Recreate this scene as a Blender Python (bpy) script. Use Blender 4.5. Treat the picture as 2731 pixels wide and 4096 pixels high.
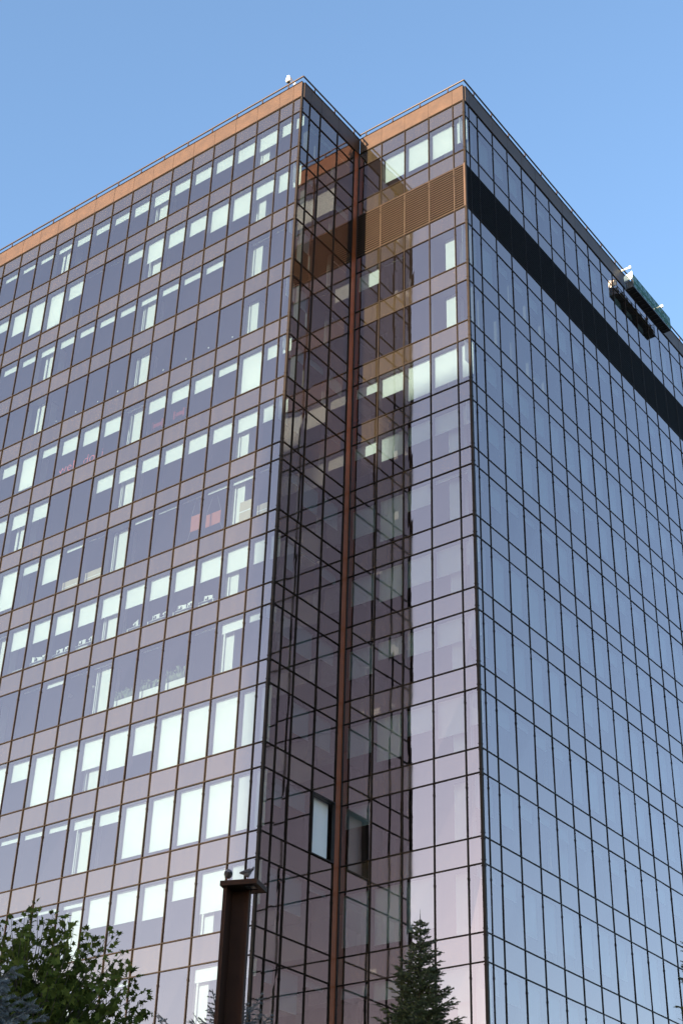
import bpy, math, random
import numpy as np
from mathutils import Vector, Matrix
for o in list(bpy.data.objects): bpy.data.objects.remove(o)
S=bpy.context.scene; COL=S.collection
R=math.radians
# ------------------------------------------------------------------ camera
CAM=Vector((34.3307,-40.3761,1.6))
cd=bpy.data.cameras.new('camera'); cam=bpy.data.objects.new('camera',cd); COL.objects.link(cam)
cam.matrix_world=Matrix(((0.80366627,0.30167113,0.51294742,CAM.x),(0.5945061,-0.44487552,-0.66981211,CAM.y),(0.02613477,0.84325577,-0.53687678,CAM.z),(0,0,0,1)))
cd.sensor_fit='HORIZONTAL'; cd.sensor_width=36; cd.lens=77.59; cd.clip_start=.1; cd.clip_end=3000
S.camera=cam
# ------------------------------------------------------------------ light
SUN_EL=11.4; SUN_AZ=6.1          # elevation; degrees towards -x from -y
w=bpy.data.worlds.new('World'); S.world=w; w.use_nodes=True
nt=w.node_tree; bg=nt.nodes['Background']; sky=nt.nodes.new('ShaderNodeTexSky')
sky.sky_type='NISHITA'; sky.sun_disc=False; sky.sun_elevation=R(SUN_EL); sky.sun_rotation=R(180+SUN_AZ)
sky.air_density=1.0; sky.dust_density=0.9; sky.ozone_density=2.2; sky.altitude=100
nt.links.new(sky.outputs[0],bg.inputs[0]); bg.inputs[1].default_value=0.11
sd=bpy.data.lights.new('sun','SUN'); sd.energy=5.0; sd.angle=R(.53); sd.color=(1,.80,.58)
sun=bpy.data.objects.new('sun',sd); COL.objects.link(sun)
TOSUN=Vector((-math.sin(R(SUN_AZ))*math.cos(R(SUN_EL)),-math.cos(R(SUN_AZ))*math.cos(R(SUN_EL)),math.sin(R(SUN_EL))))
sun.rotation_euler=TOSUN.to_track_quat('Z','Y').to_euler(); sun.location=(0,-60,90)
S.view_settings.view_transform='Standard'; S.view_settings.look='None'; S.view_settings.gamma=1; S.view_settings.exposure=2.15
S.render.engine='CYCLES'
S.cycles.max_bounces=10; S.cycles.transparent_max_bounces=16; S.cycles.glossy_bounces=5; S.cycles.diffuse_bounces=3
# ------------------------------------------------------------------ helpers
rnd=random.Random(7)
def tag(o,label=None,cat=None,group=None,kind=None):
    for k,v in (('label',label),('category',cat),('group',group),('kind',kind)):
        if v: o[k]=v
    return o
def empty(name,loc=(0,0,0),rz=0,label=None,cat=None,group=None):
    o=bpy.data.objects.new(name,None); COL.objects.link(o); o.location=loc; o.rotation_euler=(0,0,rz)
    return tag(o,label,cat,group)
class MB:
    def __init__(s): s.v=[]; s.f=[]; s.a=[]
    def add(s,vs,fs,a=0.5):
        n=len(s.v); s.v+= [tuple(v) for v in vs]; s.f+=[tuple(i+n for i in f) for f in fs]; s.a+=[a]*len(fs)
    def quad(s,a,b,c,d,val=.5): s.add([a,b,c,d],[(0,1,2,3)],val)
    def boxp(s,P,a=.5):  # 8 corner points, bottom ring then top ring
        s.add(P,[(3,2,1,0),(4,5,6,7),(0,1,5,4),(1,2,6,5),(2,3,7,6),(3,0,4,7)],a)
    def box(s,x0,x1,y0,y1,z0,z1,a=.5):
        s.boxp([(x0,y0,z0),(x1,y0,z0),(x1,y1,z0),(x0,y1,z0),(x0,y0,z1),(x1,y0,z1),(x1,y1,z1),(x0,y1,z1)],a)
    def tube(s,pts,r,n=8,caps=True):
        pts=[Vector(p) for p in pts]; rs=r if isinstance(r,(list,tuple)) else [r]*len(pts)
        b=len(s.v); up=None
        for i,p in enumerate(pts):
            t=(pts[min(i+1,len(pts)-1)]-pts[max(i-1,0)]).normalized()
            u=t.cross(Vector((0,0,1)) if abs(t.z)<.9 else Vector((1,0,0))).normalized(); w_=t.cross(u)
            for k in range(n):
                an=2*math.pi*k/n; s.v.append(tuple(p+(u*math.cos(an)+w_*math.sin(an))*rs[i]))
        for i in range(len(pts)-1):
            for k in range(n):
                k2=(k+1)%n; s.f.append((b+i*n+k,b+i*n+k2,b+(i+1)*n+k2,b+(i+1)*n+k)); s.a.append(.5)
        if caps:
            s.f.append(tuple(b+k for k in range(n))[::-1]); s.f.append(tuple(b+(len(pts)-1)*n+k for k in range(n))); s.a+=[.5,.5]
    def build(s,name,mat,parent=None,smooth=False,attr=False):
        me=bpy.data.meshes.new(name); me.from_pydata(s.v,[],s.f); me.materials.append(mat)
        if attr:
            at=me.attributes.new('v','FLOAT','FACE'); at.data.foreach_set('value',s.a)
        if smooth: me.polygons.foreach_set('use_smooth',[True]*len(me.polygons))
        me.update(); o=bpy.data.objects.new(name,me); COL.objects.link(o)
        if parent: o.parent=parent
        return o
def npmesh(name,V,F,mat,parent=None,attr=None):
    me=bpy.data.meshes.new(name); V=np.asarray(V,dtype=np.float32); F=np.asarray(F,dtype=np.int32)
    me.vertices.add(len(V)); me.vertices.foreach_set('co',V.ravel()); k=F.shape[1]
    me.loops.add(F.size); me.loops.foreach_set('vertex_index',F.ravel())
    me.polygons.add(len(F)); me.polygons.foreach_set('loop_start',np.arange(0,F.size,k,dtype=np.int32))
    me.update(calc_edges=True); me.materials.append(mat)
    if attr is not None:
        at=me.attributes.new('v','FLOAT','FACE'); at.data.foreach_set('value',np.asarray(attr,dtype=np.float32))
    o=bpy.data.objects.new(name,me); COL.objects.link(o)
    if parent: o.parent=parent
    return o
# ------------------------------------------------------------------ materials
def mat(name,base=(.5,.5,.5),rough=.6,metal=0.,var=0.,scale=3.,spec=.5,bump=0.,bscale=20.):
    m=bpy.data.materials.new(name); m.use_nodes=True; n=m.node_tree; p=n.nodes['Principled BSDF']
    p.inputs['Roughness'].default_value=rough; p.inputs['Metallic'].default_value=metal; p.inputs['Specular IOR Level'].default_value=spec
    tc=n.nodes.new('ShaderNodeTexCoord')
    no=n.nodes.new('ShaderNodeTexNoise'); no.inputs['Scale'].default_value=scale; no.inputs['Detail'].default_value=5
    n.links.new(tc.outputs['Object'],no.inputs['Vector'])
    mx=n.nodes.new('ShaderNodeMix'); mx.data_type='RGBA'
    mx.inputs[6].default_value=(*[c*(1-var) for c in base],1); mx.inputs[7].default_value=(*[min(1,c*(1+var)) for c in base],1)
    n.links.new(no.outputs[0],mx.inputs[0]); n.links.new(mx.outputs[2],p.inputs['Base Color'])
    if bump:
        nb=n.nodes.new('ShaderNodeTexNoise'); nb.inputs['Scale'].default_value=bscale; n.links.new(tc.outputs['Object'],nb.inputs['Vector'])
        b=n.nodes.new('ShaderNodeBump'); b.inputs['Strength'].default_value=bump; b.inputs['Distance'].default_value=.02
        n.links.new(nb.outputs[0],b.inputs['Height']); n.links.new(b.outputs[0],p.inputs['Normal'])
    return m
RC=(.300,.217,.200)     # bronze coating reflectance
def coated(name,opaque=None):
    m=bpy.data.materials.new(name); m.use_nodes=True; n=m.node_tree
    for x in list(n.nodes):
        if x.type!='OUTPUT_MATERIAL': n.nodes.remove(x)
    out=[x for x in n.nodes][0]; L=n.links.new
    tc=n.nodes.new('ShaderNodeTexCoord')
    no=n.nodes.new('ShaderNodeTexNoise'); no.inputs['Scale'].default_value=.55; no.inputs['Detail'].default_value=2; L(tc.outputs['Object'],no.inputs['Vector'])
    bu=n.nodes.new('ShaderNodeBump'); bu.inputs['Strength'].default_value=.2; bu.inputs['Distance'].default_value=.02; L(no.outputs[0],bu.inputs['Height'])
    fr=n.nodes.new('ShaderNodeFresnel'); fr.inputs['IOR'].default_value=1.62
    mr=n.nodes.new('ShaderNodeMapRange'); mr.inputs[1].default_value=.056; mr.inputs[2].default_value=1; L(fr.outputs[0],mr.inputs[0])
    rc=n.nodes.new('ShaderNodeMix'); rc.data_type='RGBA'; rc.inputs[6].default_value=(*RC,1); rc.inputs[7].default_value=(1,.94,.94,1); L(mr.outputs[0],rc.inputs[0])
    gl=n.nodes.new('ShaderNodeBsdfGlossy'); gl.inputs['Roughness'].default_value=.015 if not opaque else .06
    L(rc.outputs[2],gl.inputs['Color']); L(bu.outputs[0],gl.inputs['Normal'])
    inv=n.nodes.new('ShaderNodeInvert'); L(rc.outputs[2],inv.inputs['Color'])
    mu=n.nodes.new('ShaderNodeMix'); mu.data_type='RGBA'; mu.blend_type='MULTIPLY'; mu.inputs[0].default_value=1; L(inv.outputs[0],mu.inputs[6])
    ad=n.nodes.new('ShaderNodeAddShader'); L(gl.outputs[0],ad.inputs[1])
    if opaque:
        # faded backing with streaky dirt and a per-pane shade
        st=n.nodes.new('ShaderNodeMapping'); st.inputs['Scale'].default_value=(3.,3.,.35); L(tc.outputs['Object'],st.inputs['Vector'])
        n2=n.nodes.new('ShaderNodeTexNoise'); n2.inputs['Scale'].default_value=1.6; n2.inputs['Detail'].default_value=6; L(st.outputs[0],n2.inputs['Vector'])
        at=n.nodes.new('ShaderNodeAttribute'); at.attribute_name='v'
        sm=n.nodes.new('ShaderNodeMath'); sm.operation='ADD'; L(n2.outputs[0],sm.inputs[0]); L(at.outputs['Fac'],sm.inputs[1])
        sc=n.nodes.new('ShaderNodeMapRange'); sc.inputs[1].default_value=.5; sc.inputs[2].default_value=1.5; L(sm.outputs[0],sc.inputs[0])
        c=n.nodes.new('ShaderNodeMix'); c.data_type='RGBA'; c.inputs[6].default_value=(*[x*.6 for x in opaque],1); c.inputs[7].default_value=(*[x*1.4 for x in opaque],1)
        L(sc.outputs[0],c.inputs[0]); L(c.outputs[2],mu.inputs[7])
        df=n.nodes.new('ShaderNodeBsdfDiffuse'); L(mu.outputs[2],df.inputs['Color']); L(df.outputs[0],ad.inputs[0])
        L(ad.outputs[0],out.inputs['Surface'])
    else:
        mu.inputs[7].default_value=(.39,.43,.435,1)
        tr=n.nodes.new('ShaderNodeBsdfTransparent'); L(mu.outputs[2],tr.inputs['Color']); L(tr.outputs[0],ad.inputs[0])
        # thin film of dust on the outer pane
        dd=n.nodes.new('ShaderNodeBsdfDiffuse'); dd.inputs['Color'].default_value=(.6,.46,.38,1)
        mxs=n.nodes.new('ShaderNodeMixShader'); mxs.inputs[0].default_value=.006
        L(ad.outputs[0],mxs.inputs[1]); L(dd.outputs[0],mxs.inputs[2]); L(mxs.outputs[0],out.inputs['Surface'])
    return m
M={}
M['glass']=coated('bronze_glass'); M['span']=coated('spandrel_glass',(.024,.0165,.0085))
M['bronze']=mat('bronze_frame',(.012,.0072,.004),.6,.1,.75,5,spec=.15,bump=.2)
M['copper']=mat('copper_panel',(.059,.030,.0145),.5,.3,.5,1.6,bump=.15,bscale=3)
M['strip']=mat('copper_strip',(.22,.060,.017),.3,.1,.3,2.5)
M['louvre']=mat('louvre_metal',(.046,.024,.010),.5,.2,.3,3)
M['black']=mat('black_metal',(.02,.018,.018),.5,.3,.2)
M['blind']=mat('blind_fabric',(.78,.79,.79),.85,0,.07,.9,bump=.25,bscale=1.5)
M['fin']=mat('reveal_paint',(.10,.095,.10),.7,0,.1)
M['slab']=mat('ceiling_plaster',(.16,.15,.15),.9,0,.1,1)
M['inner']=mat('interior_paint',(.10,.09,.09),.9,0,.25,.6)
M['white']=mat('white_paint',(.8,.8,.78),.5,0,.04)
M['rail']=mat('rail_metal',(.045,.027,.017),.4,.3,.2,6)
M['conc']=mat('concrete',(.32,.30,.28),.9,0,.2,2,bump=.3)
# ------------------------------------------------------------------ facade grid (metres)
Z=[61.926,60.812,59.773,57.257,56.208,53.317,52.256,49.662,48.570,46.098,45.021,42.551,41.497,38.912,37.986,35.38,34.339,31.804,30.774,28.24,27.198,24.655,23.616,21.071,20.022,17.464,16.404]
while Z[-1]>3.8:
    Z.append(Z[-1]-2.54); Z.append(Z[-1]-1.045)
NR=(len(Z)-3)//2+1
D=5.026; W2=6.699; DEP=.30
class Face:
    def __init__(s,key,O,U,N,us): s.key=key; s.O=Vector((*O,0)); s.U=Vector((*U,0)); s.N=Vector((*N,0)); s.us=us; s.flip=s.U.cross(Vector((0,0,1))).dot(s.N)<0
    def p(s,u,z,out=0): v=s.O+s.U*u+s.N*out; return (v.x,v.y,z)
    def box(s,mb,u0,u1,z0,z1,o0,o1,a=.5):
        mb.boxp([s.p(u0,z0,o0),s.p(u1,z0,o0),s.p(u1,z0,o1),s.p(u0,z0,o1),s.p(u0,z1,o0),s.p(u1,z1,o0),s.p(u1,z1,o1),s.p(u0,z1,o1)],a)
    def behind(s,u,z,t):     # where something t metres behind the glass stands when it is seen through glass point (u,z)
        P=Vector(s.p(u,z)); v=P-CAM; k=t/(-v.dot(s.N)); Q=P+v*k
        return Q
    def uz(s,u,z,t): Q=s.behind(u,z,t); return (Q-s.O).dot(s.U),Q.z
F1=Face('front',(0,0),(-1,0),(0,-1),[0,.558,1.48]+[1.48+1.5*k for k in range(1,23)])
FS=Face('return',(0,0),(0,1),(1,0),[0,.68,1.584,3.084,4.584])
F2=Face('set_back',(W2,D),(-1,0),(0,-1),[0,.672]+[.672+1.5*k for k in range(1,5)]); F2.us[-1]=W2
F3=Face('side',(W2,D),(0,1),(1,0),[0,.474,1.293]+[1.293+1.5*k for k in range(1,31)])
X0=-F1.us[-1]; Y1=F3.us[-1]+D
# roller blind drop as seen in each bay, 0 open .. 1 closed, from the corner outwards
T1={0:[.48,.5,.57,.55,.51,.49,.46,.47,.45,.37,.36,.38,.30,.30,.29,.29,.3,.3],
1:[.62,.57,.45,.67,.66,.49,.5,.61,.34,.16,.15,.48,.95,.87,.65,.38,.4],
2:[.13,.13,.12,0,.31,.30,.30,.28,.30,.30,.30,.33,.30,.30,.30,.3,.3],
3:[0]*18,
4:[.45,.44,1,.31,.46,.44,.44,.08,.5,.5,.49,.33,.93,.4,.4,.4],
5:[.42,.44,.43,.43,.42,.43,.40,.41,.42,0,0,.45,.44,.4,.4],
6:[0,.08,.17,.15,.09,.14,.16,0,.08,.17,.67,.29,.9,.9],
7:[.55,.53,.52,.51,.51,.5,.49,.5,.5,.5,.5,.5,.1,.5],
8:[.2,.22,.27,.06,0,.06,0,.08,.08,.17,.1,0,0],
9:[.98,1,.98,1,1,.59,.72,.59,1,1,.42,1,1],
10:[.95,.93,.93,.93,.93,.92,.27,.22,.16,.16,.15,.15],
11:[.7,.85,.67,.38,.58,.55,.53,.13,.12,.1,.1],12:[.3,0,.25,0,0,.1,0,0]}
T2={0:[.75,.85,.84,.83,0],2:[0,0,0,.15,.5],3:[0,0,0,0,0],4:[.88,.85,.9,.57,.35],5:[.5,.49,.5,.6,.35],6:[.15,.15,.5,.9,.65],7:[.55,.6,.6,.7,.6],
8:[.5,.5,.5,.4,.6],9:[.6,.68,.5,.8,.6],10:[0,0,0,0,.4],11:[0,0,.8,.9,.85],12:[.9,.5,.8,.3,.2]}
TS={0:[0,.3,.3,.2],10:[0,.5,.4,1]}
def frac(F,r,c):
    if F is F1 and r in T1 and c<len(T1[r]): return T1[r][c]
    if F is F2 and r in T2: return T2[r][c]
    if F is FS and r in TS: return TS[r][c]
    if F is F3: 
        rr=random.Random(r*97+c//3*7); base=rr.choice([.2,.35,.5,.7,1.]) ; return max(0,min(1,base+rnd.uniform(-.08,.08))) if r not in (3,) else 0
    return rnd.choice([0,.15,.3,.45,.6,.6])
bld=empty('office_building',(-8,20,0),0,'tall bronze glass office tower with copper parapet, stepped corner and louvre band','office building')
def BB(mb,name,m,parent=None,**k):
    o=mb.build(name,m,parent or bld,**k)
    if parent is None or parent is bld: o.location=(8,-20,0)
    return o
def px(P):
    v=cam.matrix_world.inverted()@Vector(P)
    return (341+v.x/-v.z*1469.9, 512-v.y/-v.z*1469.9)
wins=[]   # (score, face, row, col, corners)
for F in (F1,FS,F2,F3):
    zb=lambda L: Z[L]
    for r in range(NR):
        zt,zl=Z[2+2*r],Z[3+2*r] if 3+2*r<len(Z) else .4
        louv=(r==1 and F in (F2,F3))
        # spandrel above this window row
        sp=MB(); tr=MB(); rv=MB(); s0=Z[1+2*r]; 
        for c in range(len(F.us)-1):
            j=[rnd.uniform(-.0012,.0012) for _ in range(4)]
            u0,u1=F.us[c],F.us[c+1]
            q=[F.p(u0,zt,j[0]),F.p(u1,zt,j[1]),F.p(u1,s0,j[2]),F.p(u0,s0,j[3])]
            if F.flip: q.reverse()
            sp.quad(*q,rnd.random()*.5+.25)
            if not louv:
                w0=px(F.p((u0+u1)/2,(zt+zl)/2)); a=px(F.p(u0,zl)); b=px(F.p(u1,zl)); t=px(F.p(u0,zt))
                area=abs((b[0]-a[0])*(t[1]-a[1])-(b[1]-a[1])*(t[0]-a[0]))
                vis=-10<w0[0]<690 and -5<w0[1]<1060
                wins.append((area*vis+(5 if vis else 0),F,r,c,u0,u1,zt,zl))
        band=BB(sp,'spandrel_band',M['span'],attr=True)
        um=F.us[-1]+(.0 if F is not FS else 0)
        for z in (s0,zt): F.box(tr,0,um,z-.022,z+.022,-.03,.038 if F is not F3 else .025)
        t_=tr.build('transom',M['bronze'],band)
        if not louv:
            for c,u in enumerate(F.us):
                if c==0 or c==len(F.us)-1: continue
                F.box(rv,u-.012,u+.012,zl+.02,zt-.02,-.025,-DEP-.03)
            # head of the reveal
            BB(rv,'window_reveal',M['fin'])
    for i,u in enumerate(F.us):
        if i==0: continue
        m_=MB(); F.box(m_,u-.021,u+.021,.3,Z[1]-.01,-.04,.046 if F is not F3 else .030)
        if F is not F3 or i<16:
            for L in range(1,len(Z),1):   # splice sleeves
                if L%2==0: F.box(m_,u-.030,u+.030,Z[L]-.55,Z[L]-.47,-.03,.056 if F is not F3 else .040)
        BB(m_,'mullion',M['bronze'])
# windows
wins.sort(key=lambda t:-t[0])
TR=[rnd.uniform(-.007,.007) for _ in range(4000)]
def pane(mb,F,u0,u1,zt,zl,k):
    j=TR[(k*4)%3990:(k*4)%3990+4]
    q=[F.p(u0,zl,j[0]),F.p(u1,zl,j[1]),F.p(u1,zt,j[2]),F.p(u0,zt,j[3])]
    if F.flip: q.reverse()
    mb.quad(*q)
def blind(mb,F,r,c,u0,u1,zt,zl):
    f=frac(F,r,c); h=zt-zl
    if f<=0.02: return False
    um=(u0+u1)/2; 
    _,zb=F.uz(um,zt-f*h,DEP)
    if f>=.97 or zb<zl: zb=zl
    if F is F3 or r>12: zb=zt-f*h
    zb=min(zb,zt-.06)
    F.box(mb,u0+.016,u1-.016,zb,zt-.015,-DEP,-DEP-.008)
    F.box(mb,u0+.016,u1-.016,zb-.03,zb,-DEP+.006,-DEP-.014)
    return True
rest=MB(); restb=MB(); OPEN=(FS,10,3)
for k,(sc,F,r,c,u0,u1,zt,zl) in enumerate(wins):
    if (F,r,c)==OPEN:
        fr=MB(); 
        for a in ((u0,u0+.05,zl,zt),(u1-.05,u1,zl,zt),(u0+.05,u1-.05,zl,zl+.05),(u0+.05,u1-.05,zt-.05,zt)): F.box(fr,*a,-.06,.075)
        o=BB(fr,'window',M['black']); o['label']='unglazed window frame with pale blind showing'
        b=MB(); F.box(b,u0,u1-.02,zl,zt-.0,-DEP,-DEP-.01); b.build('blind',M['blind'],o); continue
    if k<96 or (F is FS and sc>5 and k<96):
        m_=MB(); pane(m_,F,u0,u1,zt,zl,k); o=BB(m_,'window',M['glass'])
        b=MB()
        if blind(b,F,r,c,u0,u1,zt,zl): b.build('blind',M['blind'],o)
    else:
        pane(rest,F,u0,u1,zt,zl,k); blind(restb,F,r,c,u0,u1,zt,zl)
o=BB(rest,'window',M['glass']); o['kind']='stuff'; b=restb.build('blind',M['blind'],o); b['kind']='stuff'
# louvres
for F in (F2,F3):
    lv=MB(); bl=MB(); z1,z0=Z[4],Z[5]; n=19; um=F.us[-1]
    for i in range(n):
        z=z0+.06+(z1-z0-.12)*i/(n-1)
        F.box(lv,.03,um-.03,z-.020,z+.022,.03,.045); F.box(bl,.03,um-.03,z+.002,z+.012,-.12,.029)
    lm=M['louvre'] if F is F2 else M['bronze']; o=BB(lv,'louvre_band',lm)  # same metal on both; the side band's shade is put into a darker colour
    bl.build('louvre_shelf',M['black'],o)  # slat depth coloured black for the shade under each lip
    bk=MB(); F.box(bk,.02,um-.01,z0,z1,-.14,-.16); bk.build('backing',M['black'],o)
    for u in F.us[1:-1]:
        ps=MB(); F.box(ps,u-.014,u+.014,z0,z1,-.02,.05); ps.build('louvre_post',lm,o)
    ep=MB(); F.box(ep,-.02 if F is F2 else .0,.07,z0-.02,z1+.02,-.02,.085 if F is F2 else .05); ep.build('louvre_post',M['copper'] if F is F2 else lm,o)
# parapet coping, rail
def coping(F,u0,u1,seams):
    m_=MB(); s=[u0]+[x for x in seams if u0<x<u1]+[u1]
    for a,b in zip(s[:-1],s[1:]):
        F.box(m_,a+.008,b-.008,Z[1]+.025,Z[0]-.03,-.05,.055+rnd.uniform(-.004,.004))
    o=BB(m_,'coping',M['copper'])
    c=MB(); F.box(c,u0-(.0),u1,Z[0]-.03,Z[0],-.5,.085); c.build('cap_flashing',M['bronze'],o); c=MB(); F.box(c,u0,u1,Z[1]+.03,Z[0]-.04,-.08,.040); c.build('backing',M['black'],o)
coping(F1,0,F1.us[-1],F1.us); coping(FS,.09,D,FS.us); coping(F2,0,W2-.1,F2.us); coping(F3,.09,F3.us[-1],F3.us)
def rail(F,a,b,step=1.76):
    m_=MB(); h=Z[0]+.26
    m_.tube([F.p(a,h,.10),F.p(b,h,.10)],.045,10)
    o=BB(m_,'roof_rail',M['rail'],smooth=False)
    u=a+1.0
    while u<b:
        q=MB(); F.box(q,u-.035,u+.035,Z[0]-.02,Z[0]+.23,.07,.11); F.box(q,u-.05,u+.05,Z[0]-.02,Z[0]+.03,-.1,.09); q.build('bracket',M['rail'],o); u+=step
rail(F1,-.1,F1.us[-1]); rail(FS,-.1,D-.02); rail(F2,-.1,W2-.1); rail(F3,-.1,F3.us[-1])
# corner posts, copper strip
for (x,y) in ((0,0),(W2,D)):
    m_=MB(); m_.box(x-.055,x+.062,y-.062,y+.055,.2,Z[1]-.012)
    for L in range(2,len(Z),1):
        for dz in (-.12,.12): m_.box(x-.07,x+.075,y-.075,y+.07,Z[L]+dz-.02,Z[L]+dz+.02)
    BB(m_,'corner_post',M['bronze'])
m_=MB(); FS.box(m_,4.61,D-.05,.3,Z[1],-.02,.012); BB(m_,'corner_strip',M['strip'])
m_=MB(); m_.box(.012,.05,D-.05,D-.012,.3,Z[1]); BB(m_,'corner_joint',M['black'])
# inside: slabs, walls, columns
for r in range(NR):
    s1=Z[1+2*r]; s0=Z[2+2*r]
    m_=MB(); m_.box(X0+.06,-.07,.07,Y1-.1,s0+.02,s1-.04); m_.box(-.068,W2-.07,D+.07,Y1-.1,s0+.021,s1-.041)
    BB(m_,'floor_slab',M['slab'])
m_=MB(); m_.box(X0+.06,-.07,.07,Y1-.1,.1,.5); m_.box(-.068,W2-.07,D+.07,Y1-.1,.1,.49); BB(m_,'floor_slab',M['slab'])
m_=MB(); m_.box(X0+5,-4.6,7,8,.5,Z[1]-.3); m_.box(-4.599,0,7.4,8.01,.5,Z[1]-.3)
m_.box(-1,.2,13,Y1-5,.5,Z[1]-.3,); m_.box(X0-.1,X0,0,Y1,.2,Z[0]-.2); m_.box(X0,W2,Y1,Y1+.1,.2,Z[0]-.2); m_.box(X0,W2-.3,D+.3,Y1,Z[1]-.25,Z[1]-.05);m_.box(X0,-.3,.3,D+.3,Z[1]-.25,Z[1]-.051)
BB(m_,'inner_wall',M['inner'])
for u in (2.75,9.9,17.2,24.5,31):
    m_=MB(); a=.30; m_.box(-u-a,-u+a,.55,1.1,.5,Z[1]-.3); BB(m_,'column',M['white'])
    m_=MB(); m_.box(-u-a-.32,-u-a-.16,.56,.8,.5,Z[1]-.3); BB(m_,'column_edge',M['white'])  # column edge split off; the added gap imitates a mullion's shadow stripe
for yy in range(6):
    m_=MB(); x=W2-1.33; y=D+.9+yy*7.3; m_.box(x-.3,x+.3,y-.3,y+.3,.5,Z[1]-.3); BB(m_,'column',M['white'])
# ------------------------------------------------------------------ neighbouring building that throws the low shadow
def nb():
    k=math.tan(R(SUN_AZ)); yb=-150.; dx=yb*k   # shift of the shadow line
    rise=-yb/math.cos(R(SUN_AZ))*math.tan(R(SUN_EL))
    root=empty('neighbour_building',(20,-158,0),0,'plain concrete office block across the street from the glass tower','office building')
    def blk(x0,x1,z1,yy=0):
        mb=MB(); mb.box(x0+dx,x1+dx,yb-14-yy,yb-yy,0,z1+rise); o=mb.build('wall',M['conc'],root); o.location=(-20,158,0)
        wn=MB()
        z=4
        while z<z1+rise-3:
            x=x0+dx+1
            while x<x1+dx-2: wn.box(x,x+1.6,yb-yy-.01,yb-yy+.05,z,z+1.8); x+=3
            z+=3.6
        w_=wn.build('window',M['black'],o)
    blk(-1.0,1.3,40.9); blk(1.31,75,44.6,.5)
nb()

# ------------------------------------------------------------------ placing helpers for things seen at a pixel of the photograph
MR=cam.matrix_world.to_3x3()
def ray(x,y):
    return (MR@Vector(((x-1365.5)/5886.06,-(y-2048)/5886.06,-1))).normalized()
def at(x,y,dist):
    v=ray(x,y); return CAM+v*(dist/math.hypot(v.x,v.y))
def f1(x,y,t):       # point t metres behind the long front
    v=ray(x,y); return CAM+v*((t-CAM.y)/v.y)
# ------------------------------------------------------------------ ground
M['asph']=mat('asphalt',(.05,.05,.052),.9,0,.3,8,bump=.4,bscale=60)
M['pave']=mat('paving',(.30,.28,.26),.85,0,.2,2,bump=.2)
M['grass']=mat('lawn',(.05,.08,.025),1,0,.4,6,bump=.6,bscale=60)
m=MB(); m.quad((-900,-900,0),(900,-900,0),(900,900,0),(-900,900,0)); tag(m.build('ground',M['asph']),kind='structure')
m=MB(); m.box(X0-8,45,-45,Y1+10,-.02,.12); tag(m.build('pavement',M['pave']),kind='structure')
m=MB(); m.quad((4,-36,.124),(34,-36,.124),(34,-9,.124),(4,-9,.124)); tag(m.build('lawn',M['grass']),kind='structure')
# ------------------------------------------------------------------ inside objects
M['card']=mat('cardboard',(.55,.46,.34),.9,0,.1,6); M['orange']=mat('orange_board',(.42,.12,.06),.7,0,.1)
M['red']=mat('red_fabric',(.22,.02,.025),.8,0,.1); M['leaf_in']=mat('pale_leaf',(.25,.3,.2),.6,0,.3)
M['screen']=mat('monitor_shell',(.55,.57,.57),.4,0,.1); M['cord']=mat('cord',(.4,.4,.4),.6)
def sill(row): return Z[3+2*row]-.0
def place(name,label,cat,P,group=None): return empty(name,P,0,label,cat,group)
for (x0,x1,yt,row,lab) in ((961,1007,2003,6,'tall cardboard box standing behind the glass near the tower corner'),(1030,1070,2015,6,'low cardboard box in the narrow bay beside the corner'),(338,407,2282,6,'pale cardboard box under the thin blind, right of two'),(246,314,2322,6,'pale cardboard box under the thin blind, left of two')):
    t=.42; A=f1(x0,yt,t); B=f1(x1,yt,t); z0=sill(row)-.03; ct=Vector(((A.x+B.x)/2,t+.2,z0)); hw=abs(B.x-A.x)/2; h=max(.25,(A.z+B.z)/2-z0)
    e=place('cardboard_box',lab,'box',ct,'cardboard boxes behind the glass')
    m=MB(); m.box(-hw,hw,-.2,.2,.051,h); m.build('carton',M['card'],e)
    m=MB(); m.box(-hw,hw,-.206,-.2015,h*.62,h*.66); m.box(-.03,.03,-.2,.2,h,h+.004); m.build('tape',M['blind'],e)
for (x0,x1,y0,y1,lab) in ((764,799,2062,2122,'orange board hanging on cords left of the column window'),(824,881,2052,2100,'wider orange board hanging on cords between two thin blinds')):
    t=.6; A=f1(x0,(y0+y1)/2,t); B=f1(x1,(y0+y1)/2,t); u=f1((x0+x1)/2,y0,t).z; l=f1((x0+x1)/2,y1,t).z; hw=(B.x-A.x)/2
    e=place('hanging_board',lab,'board',((A.x+B.x)/2,t,l),'orange boards behind the glass')
    m=MB(); m.box(-hw,hw,-.012,.012,0,u-l); m.build('panel',M['orange'],e)
    m=MB(); 
    for sx in (-1,1): m.tube([(sx*hw,0,u-l),(sx*hw*.3,0,u-l+.9)],.006,5); m.tube([(sx*hw,0,0),(sx*hw*1.5,0,-.45)],.006,5)
    m.build('cord',M['cord'],e)
for (x,y,lab) in ((727,1668,'dark red armchair behind the glass, right of two'),(641,1712,'dark red armchair behind the glass, left of two')):
    t=.9; P=f1(x,y+12,t); P.z=max(P.z,sill(4)-.02); e=place('red_armchair',lab,'chair',P,'red armchairs on an upper floor')
    m=MB(); m.box(-.26,.26,-.25,.25,.12,.34); m.build('seat',M['red'],e)
    m=MB(); m.box(-.26,.26,.251,.36,.1,.72); m.build('backrest',M['red'],e)
    for sx in (-1,1):
        m=MB(); m.box(sx*.31-.05,sx*.31+.05,-.25,.3,.0,.5); m.build('armrest',M['red'],e)
names=['leftmost','second from the left','third from the left','fourth from the left','fifth from the left','sixth from the left','seventh from the left','rightmost']
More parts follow.
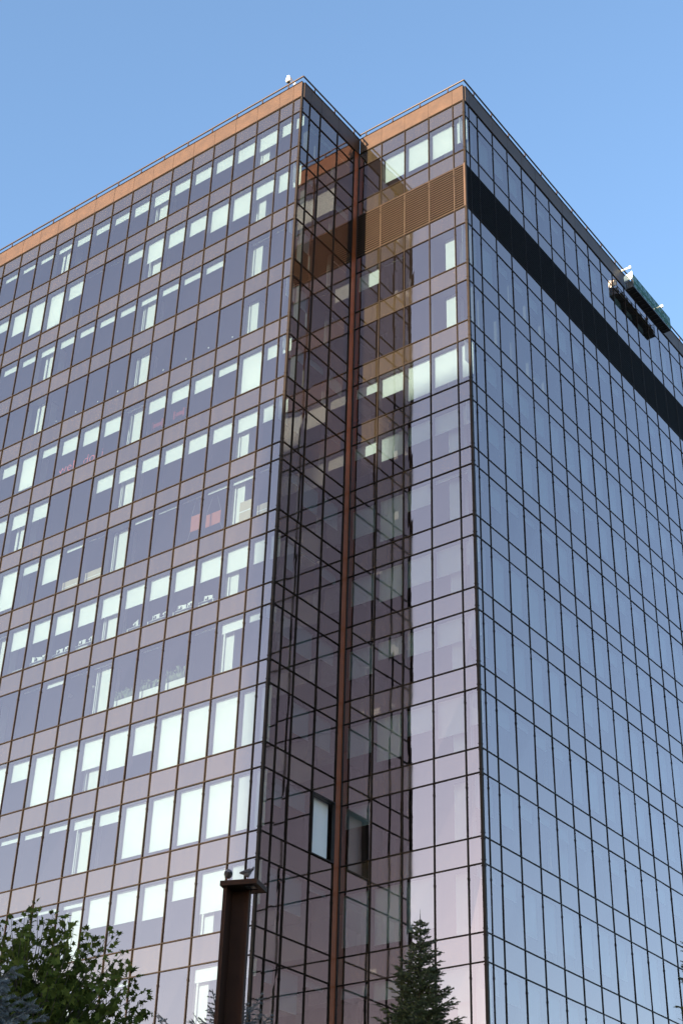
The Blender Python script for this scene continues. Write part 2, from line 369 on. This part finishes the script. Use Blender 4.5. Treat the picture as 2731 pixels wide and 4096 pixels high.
for k,(x,y) in enumerate(((84,2668),(151,2636),(242,2604),(333,2568),(548,2496),(630,2466),(733,2428),(812,2398))):
    t=.42; P=f1(x,y,t); z0=sill(7)-.0; hd_=max(.30,P.z-z0-.10)
    e=place('office_desk','desk with pale monitors seen under the half drawn blinds, %s of eight'%names[k],'desk',(P.x,t,z0),'desks under the half drawn blinds')
    m=MB(); m.box(-.6,.6,0,.6,hd_-.03,hd_); m.build('desktop',M['screen'],e)
    for sx in (-.57,.57):
        m=MB(); m.box(sx-.018,sx+.018,.0,.04,0.05,hd_-.03); m.build('leg',M['white'],e)
    m=MB(); m.box(-.45,.3,.02,.05,hd_-.20,hd_-.11); m.build('cable_tray',M['screen'],e)
    for sx in ((-.30,.27) if k not in (0,7) else (.1,)):
        a=rnd.uniform(-.10,.10); w_=.22; q0=hd_+.06; q1=hd_+.36
        m=MB(); m.boxp([(sx-w_,.2+a,q0),(sx+w_,.2-a,q0),(sx+w_,.23-a,q0),(sx-w_,.23+a,q0),(sx-w_,.2+a,q1),(sx+w_,.2-a,q1+rnd.uniform(-.03,.06)),(sx+w_,.23-a,q1),(sx-w_,.23+a,q1)])
        o=m.build('monitor',M['white'],e)
        q=MB(); q.box(sx-.03,sx+.03,.165,.185,hd_+.10,hd_+.28); q.box(sx-.1,sx+.1,.10,.24,hd_+.0,hd_+.012); q.box(sx-.12,sx-.05,.15,.165,hd_+.12,hd_+.2); q.build('stand',M['black'],o)
def fronds(mb,n,h,sp):
    for _ in range(n):
        a=rnd.uniform(0,6.28); L=rnd.uniform(.5,1)*h; c=math.cos(a)*sp*rnd.random(); s_=math.sin(a)*.15
        p=Vector((c*.3+rnd.uniform(-sp,sp)*.6,s_,0)); q=p+Vector((c*.5,s_,L)); wd=rnd.uniform(.02,.045); t_=q+Vector((c*.5,s_*.5,-.05))
        mb.add([p,(q+p)/2+Vector((wd,0,0)),q,t_,(q+p)/2-Vector((wd,0,0))],[(0,1,2,4),(2,3,4)])
for (x0,x1,yt,h,lab) in ((655,742,2722,.62,'long white planter with leafy plants, rightmost of three'),(550,636,2757,.5,'long white planter with leafy plants, middle of three'),(449,530,2796,.45,'long white planter with leafy plants, leftmost of three')):
    t=.45; A=f1(x0,yt,t); B=f1(x1,yt,t); z0=sill(8)-.02; hw=(B.x-A.x)/2; hh=max(.28,(A.z+B.z)/2-z0)
    e=place('planter',lab,'planter',((A.x+B.x)/2,t+.15,z0),'planters behind the glass')
    m=MB(); m.box(-hw,hw,-.14,.14,.05,hh); m.build('trough',M['white'],e)
    m=MB(); 
    for _ in range(5): 
        b_=MB(); fronds(b_,26,h,hw*.5); ox=rnd.uniform(-hw*.7,hw*.7); m.add([(v[0]+ox,v[1],v[2]+hh) for v in b_.v],b_.f)
    m.build('foliage',M['leaf_in'],e)
for x,y,lab in ((277,2782,'white dome pendant lamp behind the glass, left of two'),(371,2751,'white dome pendant lamp behind the glass, right of two')):
    P=f1(x,y,1.2); e=place('pendant_lamp',lab,'lamp',P,'pendant lamps behind the glass')
    m=MB(); m.tube([(0,0,-.05),(0,0,0),(0,0,.05),(0,0,.08),(0,0,.1)],[.15,.145,.11,.06,.01],14); m.build('lamp_shade',M['white'],e,smooth=True)
    m=MB(); m.tube([(0,0,.1),(0,0,Z[18]-.1-P.z)],.006,5); m.build('cord',M['cord'],e)
for k,(x,y) in enumerate(((652,1482),(743,1437),(833,1393),(929,1350),(224,1687),(302,1650),(390,1608),(470,1568))):
    P=f1(x,y,.12); e=place('white_fitting','small white sensor on the sill of the unblinded floor','fitting',P,'small fittings along the unblinded floor');  # plain small white boxes, their purpose left open
    m=MB(); m.box(-.03,.03,0,.03,0,.09); m.build('housing',M['white'],e); m=MB(); m.box(-.006,.006,-.004,.0,.05,.07); m.build('dark_dot',M['black'],e)
# red lettering on an inner wall
M['letter']=mat('coral_letters',(.85,.16,.17),.5)
def word(txt,x,y,size):
    c=bpy.data.curves.new('wall_lettering','FONT'); c.body=txt; c.size=size; c.extrude=.01; c.offset=-.012; c.space_character=1.05
    o=bpy.data.objects.new('tmp',c); COL.objects.link(o); dg=bpy.context.evaluated_depsgraph_get(); me=bpy.data.meshes.new_from_object(o.evaluated_get(dg))
    bpy.data.objects.remove(o); me.materials.clear(); me.materials.append(M['letter'])
    o=bpy.data.objects.new('wall_lettering',me); COL.objects.link(o); P=f1(x,y,.55); o.location=P; o.rotation_euler=(R(90),0,0); return o
tag(word('wel',232,1902,.8),'coral red letters wel showing above the sill behind the glass','lettering')
tag(word('doci',330,1861,.8),'coral red letters of a second word to the right of wel','lettering')
# ------------------------------------------------------------------ roof camera

def yplane(x,y,yy): v=ray(x,y); return CAM+v*((yy-CAM.y)/v.y)
P=yplane(1179,343,.10); P.z=Z[0]
e=place('security_camera','white dome security camera on a leaning pole above the roof edge','camera',P)
q=yplane(1160,306,-.1)-P
m=MB(); m.box(-.06,.06,-.05,.05,-.02,.36); m.build('mounting_plate',M['white'],e)
m=MB(); m.tube([(0,-.03,.3),tuple(q)],.024,8); m.build('arm',M['rail'],e)
hx,hz=q.x-.10,q.z+.02
m=MB(); m.tube([(hx,q.y,hz+.12),(hx,q.y,hz+.09),(hx,q.y,hz+.02),(hx,q.y,hz-.02),(hx,q.y,hz-.10),(hx,q.y,hz-.25),(hx,q.y,hz-.33)],[.03,.085,.085,.06,.13,.15,.13],12); m.build('housing',M['white'],e,smooth=True)
m=MB(); m.tube([(hx,q.y,hz-.33),(hx,q.y,hz-.38),(hx,q.y,hz-.41)],[.09,.08,.03],12); m.build('lens_dome',M['black'],e,smooth=True)
# ------------------------------------------------------------------ maintenance gondola
M['green']=bpy.data.materials.new('green_mesh'); M['green'].use_nodes=True; n=M['green'].node_tree; p=n.nodes['Principled BSDF']
p.inputs['Base Color'].default_value=(.012,.10,.075,1); p.inputs['Roughness'].default_value=.7; p.inputs['Alpha'].default_value=.62
M['alu']=mat('aluminium',(.14,.14,.14),.35,.8,.2); M['hoist']=mat('hoist_cover',(.80,.86,.76),.5,0,.05); M['yellow']=mat('yellow_plastic',(.8,.5,.02),.5)
M['deck']=mat('deck_underside',(.012,.012,.012),.7,.2,.4,9)
G0=Vector((W2,22.5,60.25)); L=4.95
e=place('window_cleaning_gondola','green netted window cleaning gondola hanging below the roof edge','gondola',G0)
a0,a1=.27,.80
m=MB(); m.box(a0,a1,0,L,0,.05); o=m.build('floor',M['deck'],e)
q=MB()
for k in range(12): q.box(a0,a1,k*L/12+.1,k*L/12+.14,-.03,-.001)
for a in (a0-.02,a1-.02): q.box(a,a+.04,-.02,L+.02,-.02,.08)
q.build('joist',M['alu'],o)
for a,h in ((a0,.62),(a1,.98)):
    m=MB()
    for z in (h,h*.5): m.tube([(a,0,z),(a,L,z)],.02,6)
    for k in range(9):
        y=k*L/8; m.tube([(a,y,.04),(a,y,h)],.018,6)
        if k<8: m.tube([(a,y,.05),(a,y+L/8,h)],.016,5); m.tube([(a,y,h),(a,y+L/8,.05)],.016,5)
    m.build('guard_rail',M['alu'],e)
m=MB(); m.box(a0+.02,a0+.035,.5,L-.1,.08,.5); m.build('toe_panel',M['deck'],e)
for y0,y1 in ((.7,1.5),(2.2,2.7),(3.1,4.1)):
    m=MB(); m.box(a0+.08,a1-.1,y0,y1,.06,.42); m.box(a0+.12,a1-.2,y0+.1,y1-.2,.421,.55); m.build('tool_box',M['deck'],e)
for y in (0,L):
    m=MB(); 
    for z in (.98,.5,.05): m.tube([(a0,y,z),(a1,y,z)],.02,6)
    m.tube([(a0,y,0),(a0,y,.98)],.02,6); m.build('end_frame',M['alu'],e)
m=MB(); m.box(a1+.022,a1+.028,0,L,.06,.98); m.build('safety_net',M['green'],e)
for y,lab in ((.28,0),(L-.35,1)):
    m=MB(); m.box(a0+.1,a1-.12,y-.14,y+.14,.12,.6); h_=m.build('hoist',M['alu'],e)
    if not lab:
        m=MB(); m.boxp([(a0-.02,-.06,.66),(a1-.0,-.06,.60),(a1-.0,-.02,.60),(a0-.02,-.02,.66),(a0-.02,-.06,1.02),(a1-.0,-.06,1.2),(a1-.0,-.02,1.2),(a0-.02,-.02,1.02)]); m.build('cover_plate',M['hoist'],h_)
        m=MB(); m.tube([(.5,-.08,1.0),(.62,-.08,.82)],.05,8); m.build('cover_slot',M['white'],h_)
    m=MB(); m.tube([(.55,y,.6),(.55,y,1.62)],.008,5); m.build('cable',M['alu'],h_)
    m=MB(); m.tube([(.55,y,1.22),(.55,y,1.27),(.55,y,1.40)],[.06,.1,.1],10); m.build('pulley',M['black'],h_)
    m=MB(); m.tube([(-1.6,y,1.82),(.45,y,1.86),(.62,y,1.88)],[.055,.055,.09],8); m.tube([(-1.6,y,1.7),(-1.6,y,1.9)],.1,8); m.tube([(.55,y,1.9),(.57,y,1.74)],[.09,.06],8); m.build('davit_arm',M['hoist'],e)
for (y,a,c) in ((.5,.45,'yellow'),(.62,.6,'yellow'),(L-.5,.6,'yellow'),(L-.75,.5,'white'),(1.9,.5,'white')):
    m=MB(); m.tube([(a,y,.06),(a,y,.36)],[.10,.12],10); m.build('bucket',M[c],e)
# ------------------------------------------------------------------ lamp post
K=Vector((12.9658,-15.2257,12.445)); E1=Vector((-.938062,-.346468,0)); E2=Vector((-.346468,.938062,0))
M['post']=mat('painted_steel',(.034,.0145,.009),.75,.0,.25,3,spec=.12,bump=.15)
e=empty('lamp_post',(K.x+(E1*.6+E2*.4).x,K.y+(E1*.6+E2*.4).y,0.12),math.atan2(E1.y,E1.x),'dark brown steel lamp post with flat cantilevered head before the tower','lamp post')
def lp(mb,name,par=e,mt='post'): return mb.build(name,M[mt],par)
# local frame: x = towards the left end (E1); y = E1 rotated +90 = -E2  -> towards camera is +y
H=K.z-.12
def lb(mb,a0,a1,b0,b1,z0,z1): mb.box(a0-.6,a1-.6,-(b1-.4),-(b0-.4),z0,z1)
m=MB(); lb(m,0,.9,0,.02,H,H+.116); lb(m,0,.9,.71,.73,H,H+.116); lb(m,0,.02,.0201,.7099,H,H+.116); lb(m,.88,.9,.0201,.7099,H,H+.116)
lb(m,.02,.88,.02,.71,H+.09,H+.11); lb(m,.02,.12,.02,.71,H+.004,H+.02); lb(m,.40,.88,.02,.71,H+.004,H+.02); lb(m,.12,.40,.02,.15,H+.004,H+.02); lb(m,.12,.40,.46,.71,H+.004,H+.02)
hd=lp(m,'lamp_head')
m=MB(); lb(m,.125,.395,.155,.455,H+.02,H+.026); g=lp(m,'lamp_lens',hd,'black')
m=MB(); lb(m,.16,.26,.2,.42,H+.012,H+.02); lb(m,.30,.36,.2,.42,H+.010,H+.02); lp(m,'reflector',hd,'alu')
m=MB(); lb(m,.76,.85,.10,.56,0,H+.003); lp(m,'flange')
m=MB(); lb(m,.36,.76,.50,.56,0,H+.002); lp(m,'web')
m=MB(); lb(m,.32,.36,.42,.56,0,H+.003); lp(m,'flange')
m=MB(); lb(m,.2,1.0,-.05,.75,0,.03); lp(m,'base_plate')
# ------------------------------------------------------------------ pigeons
M['feather']=mat('grey_feathers',(.13,.10,.10),.8,0,.35,14,bump=.4,bscale=50); M['wing']=mat('dark_wing',(.035,.025,.028),.7,0,.3,30); M['leg']=mat('pigeon_leg',(.16,.04,.035),.7)
def loft(mb,rings,n=14):
    b=len(mb.v)
    for (c,rx,rz,tilt) in rings:
        for k in range(n):
            a=2*math.pi*k/n; y=math.cos(a)*rx; h=math.sin(a)*rz
            mb.v.append((c[0]-h*math.sin(tilt),y,c[1]+h*math.cos(tilt)))
    for i in range(len(rings)-1):
        for k in range(n): mb.f.append((b+i*n+k,b+i*n+(k+1)%n,b+(i+1)*n+(k+1)%n,b+(i+1)*n+k)); mb.a.append(.5)
    mb.f.append(tuple(b+k for k in range(n))[::-1]); mb.f.append(tuple(b+(len(rings)-1)*n+k for k in range(n))); mb.a+=[.5,.5]
def pigeon(loc,rz,pitch,label,sc=1.,tl=0.):
    r=empty('pigeon',loc,rz,label,'pigeon','pigeons on the lamp head'); r.scale=(sc,sc,sc*1.12)
    m=MB()
    T=pitch
    loft(m,[((-.185,.075+tl),.026,.004,T),((-.13,.078+tl*.6),.032,.010,T),((-.09,.078+tl*.2),.044,.030,T),((-.045,.086),.070,.066,T),((0,.094),.082,.084,T*.8),((.048,.106),.076,.078,-.3),((.070,.134),.060,.060,-.8),((.074,.154),.046,.048,-1.2),((.076,.170),.036,.037,-1.35),((.082,.186),.034,.035,-1.0),((.097,.194),.029,.029,-.5),((.113,.192),.015,.015,-.1),((.120,.191),.004,.004,0)])
    m.build('body',M['feather'],r,smooth=True)
    for s_ in (-1,1):
        m=MB(); loft(m,[((-.17,.105),.004,.004,T),((-.12,.108),.010,.018,T),((-.05,.115),.012,.036,T),((.01,.12),.012,.040,T),((.05,.13),.006,.02,T),((.06,.135),.001,.002,T)],10)
        o=m.build('wing',M['wing'],r,smooth=True); o.location=(0,s_*.070,-.014); o.rotation_euler=(0,0,s_*.13)
        m=MB(); m.tube([(.0,s_*.022,.05),(.006,s_*.024,.02),(.0,s_*.024,-.022)],[.012,.006,.004],7)
        for a in (-.5,0,.5,3.1): m.tube([(0,s_*.024,-.022),(.025*math.cos(a),s_*.024+.025*math.sin(a),-.023)],.003,5)
        m.build('leg',M['leg'],r)
        m=MB(); m.tube([(.095,s_*.026,.200),(.095,s_*.0315,.200)],.004,7); m.build('eye',M['black'],r)
    m=MB(); m.tube([(.112,0,.192),(.130,0,.187),(.140,0,.179)],[.007,.0045,.001],7); m.build('beak',M['wing'],r)
top=Vector((0,0,H+.118+.12))
Pg=K+E1*.72+E2*.03; ang=math.atan2(E2.y,E2.x)
pigeon((Pg.x,Pg.y,K.z+.145),ang+.35,.55,'plump grey pigeon seen from behind at the left of the lamp head',1.2)
Pg=K+E1*.235+E2*.03
pigeon((Pg.x,Pg.y,K.z+.145),math.atan2(-E1.y,-E1.x)+.25,.12,'dark pigeon in profile facing right on the lamp head',1.12,.015)
# ------------------------------------------------------------------ conifers
rng=np.random.default_rng(5)
def brush_template(n,swept,seed):
    g=np.random.default_rng(seed); V=[];F=[]
    for i in range(n):
        t=(i+.5)/n; a=i*2.39996; a2=.10
        c,s_=math.cos(a),math.sin(a); c2,s2=-s_,c; w_=.34
        V+= [(t-.02,.12*c+w_*c2,.12*s_+w_*s2),(t-.02,.12*c-w_*c2,.12*s_-w_*s2),(t+swept,c*g.uniform(.75,1.1),s_*g.uniform(.75,1.1))]; F.append((3*i,3*i+1,3*i+2))
    return np.array(V),np.array(F)
def brushes(O,Dr,Ln,Rd,tmpl):
    V,F=tmpl; n=len(O); Dr=Dr/np.linalg.norm(Dr,axis=1,keepdims=True)
    ref=np.where(np.abs(Dr[:,2:3])<.9,np.array([[0,0,1.]]),np.array([[1.,0,0]])); U=np.cross(Dr,ref); U/=np.linalg.norm(U,axis=1,keepdims=True); W=np.cross(Dr,U)
    ph=rng.uniform(0,6.28,n)[:,None]; U2=U*np.cos(ph)+W*np.sin(ph); W2_=-U*np.sin(ph)+W*np.cos(ph)
    P=O[:,None]+Dr[:,None]*(V[None,:,0:1]*Ln[:,None,None])+U2[:,None]*(V[None,:,1:2]*Rd[:,None,None])+W2_[:,None]*(V[None,:,2:3]*Rd[:,None,None])
    FF=F[None]+np.arange(n)[:,None,None]*len(V)
    return P.reshape(-1,3),FF.reshape(-1,3)
def conifer(name,label,apex,ratio,matn,nr=.02,fine=3.0,up=.35,spacing=.2,sub=.09,nb_=7,leader=.5,maxw=2.2,seed=1,gap=0.,stub=None):
    g=np.random.default_rng(seed); base=Vector((apex.x,apex.y,.12)); Ht=apex.z-.12
    e=empty(name,base,0,label,'tree')
    O=[];Dd=[];Ln=[];Rd=[];st=MB(); O2=[];D2=[];L2=[];R2=[]
    def tw(o,d,l,r,hi=True):
        (O if hi else O2).append(o);(Dd if hi else D2).append(d);(Ln if hi else L2).append(l);(Rd if hi else R2).append(r)
    tw((0,0,Ht-leader),(0,0,1),leader,nr*.55)
    z=leader*.75; lvl=0
    while z<Ht-1.2:
        near=z<fine; W=min(maxw,ratio*z*(1+.0*lvl)); k=nb_ if near else nb_+2; off=g.uniform(0,6.28)
        for i in range(k):
            az=off+i*6.283/k+g.uniform(-.25,.25); L=W*g.uniform(.62,1.12); 
            if L<.06: continue
            el=up*(1-.6*min(1,z/4))+g.uniform(-.12,.12); zb=Ht-z+g.uniform(-.06,.06)
            h=np.array([math.cos(az),math.sin(az),0.]); s_=np.array([-math.sin(az),math.cos(az),0.])
            N=max(2,int(L/(.055 if near else .16))); prev=np.array([0,0,zb])
            def pt(t): return np.array([0,0,zb])+h*L*t+np.array([0,0,1])*(L*(math.tan(el)*t+ .22*t*t-.10*t))
            if L>.25: st.tube([pt(0),pt(.5),pt(.98)],[.012+.006*L,.008,.003],5,False)
            tw(pt(.55),pt(1)-pt(.5),np.linalg.norm(pt(1)-pt(.55)),nr,near)
            if gap and g.random()<gap: continue
            for q in range(N):
                t=.12+.86*(q+g.uniform(0,.8))/N; p0=pt(t); side=1 if q%2 else -1
                l=min(.42,(1-t)*L*.55+.07)*g.uniform(.7,1.15); d=h*g.uniform(.55,.9)+s_*side*g.uniform(.6,1)+np.array([0,0,g.uniform(-.12,.3)])
                d/=np.linalg.norm(d)
                if near:
                    tw(p0,d,l,nr)
                    for w_ in range(int(l/.07)):
                        tt=(w_+.6)*.07/l; b=p0+d*l*tt; s2=1 if (w_+q)%2 else -1
                        dd=d+np.cross(d,[0,0,1])*s2*g.uniform(.6,1.1)+np.array([0,0,g.uniform(-.2,.35)])
                        tw(b,dd,sub*g.uniform(.6,1.2),nr)
                else: tw(p0,d,l*1.6,nr*2.2,False)
        z+=spacing*(g.uniform(.7,1.1) if near else 1.5); lvl+=1
    tA=brush_template(30,.10,1); tB=brush_template(16,.12,2)
    V,F=brushes(np.array(O),np.array(Dd,dtype=float),np.array(Ln),np.array(Rd),tA)
    if O2:
        Vb,Fb=brushes(np.array(O2),np.array(D2,dtype=float),np.array(L2),np.array(R2),tB); F=np.vstack([F,Fb+len(V)]); V=np.vstack([V,Vb])
    npmesh('crown',V,F,M[matn],e)
    st.tube([(0,0,0),(0,0,Ht*.5),(0,0,Ht-1),(0,0,Ht-.1)],[.02+.016*Ht,.01+.009*Ht,.03,.006],8); st.build('trunk',M['bark'],e)
    return e
M['bark']=mat('bark',(.06,.045,.035),.95,0,.3,8,bump=.6)
M['fir']=mat('fir_needles',(.046,.050,.008),.75,0,.45,2.5); M['blue']=mat('blue_spruce_needles',(.125,.122,.118),.75,0,.3,3)
conifer('fir_tree','dark green fir with a thin bare leader in front of the corner bay',at(1680,3640,30),.33,'fir',nr=.022,fine=3.0,spacing=.115,leader=.42,seed=3,up=.5,sub=.08)
conifer('fir_tree','dark fir at the right edge of which only branch tips show',at(2830,3400,28),.30,'fir',nr=.02,fine=3.2,spacing=.2,leader=.3,seed=9,up=.25)
conifer('blue_spruce','blue grey spruce in the bottom left corner in front of the maple',at(-85,3690,13),.55,'blue',nr=.021,fine=1.9,spacing=.10,leader=.2,seed=12,up=.5,sub=.08,nb_=8)
conifer('blue_spruce','small grey spruce whose tips show either side of the lamp post',at(915,4005,36),.95,'blue',nr=.026,fine=2.2,spacing=.30,leader=.5,seed=4,up=.75,sub=.10,nb_=6,gap=.25)
# ------------------------------------------------------------------ maple
M['mleaf']=bpy.data.materials.new('maple_leaf'); M['mleaf'].use_nodes=True; n=M['mleaf'].node_tree
for x in list(n.nodes):
    if x.type!='OUTPUT_MATERIAL': n.nodes.remove(x)
out=list(n.nodes)[0]; at_=n.nodes.new('ShaderNodeAttribute'); at_.attribute_name='v'
cr=n.nodes.new('ShaderNodeMix'); cr.data_type='RGBA'; cr.inputs[6].default_value=(.035,.046,.010,1); cr.inputs[7].default_value=(.13,.15,.035,1); n.links.new(at_.outputs['Fac'],cr.inputs[0])
df=n.nodes.new('ShaderNodeBsdfDiffuse'); tl=n.nodes.new('ShaderNodeBsdfTranslucent'); mx=n.nodes.new('ShaderNodeMixShader'); mx.inputs[0].default_value=.3
for q_ in (df,tl): n.links.new(cr.outputs[2],q_.inputs['Color'])
n.links.new(df.outputs[0],mx.inputs[1]); n.links.new(tl.outputs[0],mx.inputs[2]); n.links.new(mx.outputs[0],out.inputs['Surface'])
def maple():
    g=np.random.default_rng(21); c0=at(70,4270,20.5); base=Vector((c0.x,c0.y,.12)); e=empty('maple_tree',base,0,'leafy green maple with lobed leaves at the bottom left','tree')
    c=np.array([0,0,c0.z-base.z]); right=np.array([.8037,.5945,0.]); fw=np.array([-.5945,.8037,0.])
    st=MB(); LP=[];LN=[]
    tips=[]
    for x,y in ((0,3690),(45,3668),(100,3660),(138,3606),(150,3640),(212,3655),(225,3690),(265,3735),(298,3700),(345,3715),(360,3760),(335,3800),(446,3712),(470,3735),(395,3780),(498,3805),(510,3850),(440,3850),(555,3905),(540,3950),(580,3965),(590,3990),(605,4055),(560,4075),(180,3680),(70,3720),(20,3760),(610,4110),(250,3770),(420,3900)):
        P=at(x,y,20.5+g.uniform(-.5,.5)); tips.append(np.array([P.x-base.x,P.y-base.y,P.z-base.z]))
    hero=len(tips)
    for _ in range(370):
        v=g.normal(size=3); v/=np.linalg.norm(v); rr=g.uniform(.35,1.0)**.6
        hx=2.05*(1.0 if v@right>0 else 1.2); p=c+rr*(right*(v@right)*hx+fw*(v@fw)*1.6+np.array([0,0,v[2]*(2.05 if v[2]>0 else 2.6)]))
        tips.append(p)
    for ti,p in enumerate(tips):
        d=p-c; ln=np.linalg.norm(d); out_=d/ln; st0=p-out_*min(ln*.7,1.0)*.9; st0[2]-=.15
        mid=(st0+p)/2+g.normal(size=3)*.04
        st.tube([st0,mid,p],[.010,.006,.002],5,False)
        if ti%3==0: st.tube([c+np.array([0,0,-1.2]),c+(st0-c)*.5+np.array([0,0,-.2]),st0],[.035,.02,.010],5,False)
        ax=(p-mid)/np.linalg.norm(p-mid); n_=12 if ti<hero else 12
        for k in range(n_):
            t=k/(n_-1); q=p-(p-st0)*(1-t)*.95
            for sd_ in range(2 if k<n_-1 else 3):
                a=g.uniform(0,6.28); r_=np.array([math.cos(a),math.sin(a),g.uniform(-.4,.4)]); off=r_*g.uniform(.04,.13)*(1.2-t*.8)
                LP.append(q+off); nn=np.array([g.normal()*.8,g.normal()*.8-.5,g.uniform(-.1,.9)]) ; LN.append((nn/np.linalg.norm(nn),r_,(g.uniform(.062,.10)*(1-.3*t) if ti<hero else g.uniform(.055,.09))))
    # lobed leaf outline, x = towards tip
    ang=[0,22,40,55,75,95,118,150,180]; rad=[1.0,.42,.80,.42,.46,.40,.62,.36,.25]
    pts=[(math.cos(R(a))*r,math.sin(R(a))*r) for a,r in zip(ang,rad)]; ring=pts+[(x,-y) for x,y in pts[-2:0:-1]]
    T=np.array([(0,0,0)]+[(x,y,-.18*(x*x+y*y)+.10*abs(y)) for x,y in ring]); m_=len(ring)
    TF=np.array([(0,1+i,1+(i+1)%m_) for i in range(m_)])
    V=[];F=[];A=[]
    for i,(P,(nn,r_,s_)) in enumerate(zip(LP,LN)):
        tx=r_-nn*(r_@nn); tx/=np.linalg.norm(tx)+1e-9; ty=np.cross(nn,tx)
        V.append(P+(T[:,0:1]*tx+T[:,1:2]*ty+T[:,2:3]*nn)*s_*1.25); F.append(TF+i*len(T)); A+= [float(np.clip(g.normal(.35,.25),0,1))]*len(TF)
    npmesh('crown',np.vstack(V),np.vstack(F),M['mleaf'],e,A)
    st.tube([(0,0,0),(.05,0,2),tuple(c+np.array([0,0,-1.2])),tuple(c+np.array([0,0,.6]))],[.14,.11,.07,.02],10); st.build('trunk',M['bark'],e)
maple()
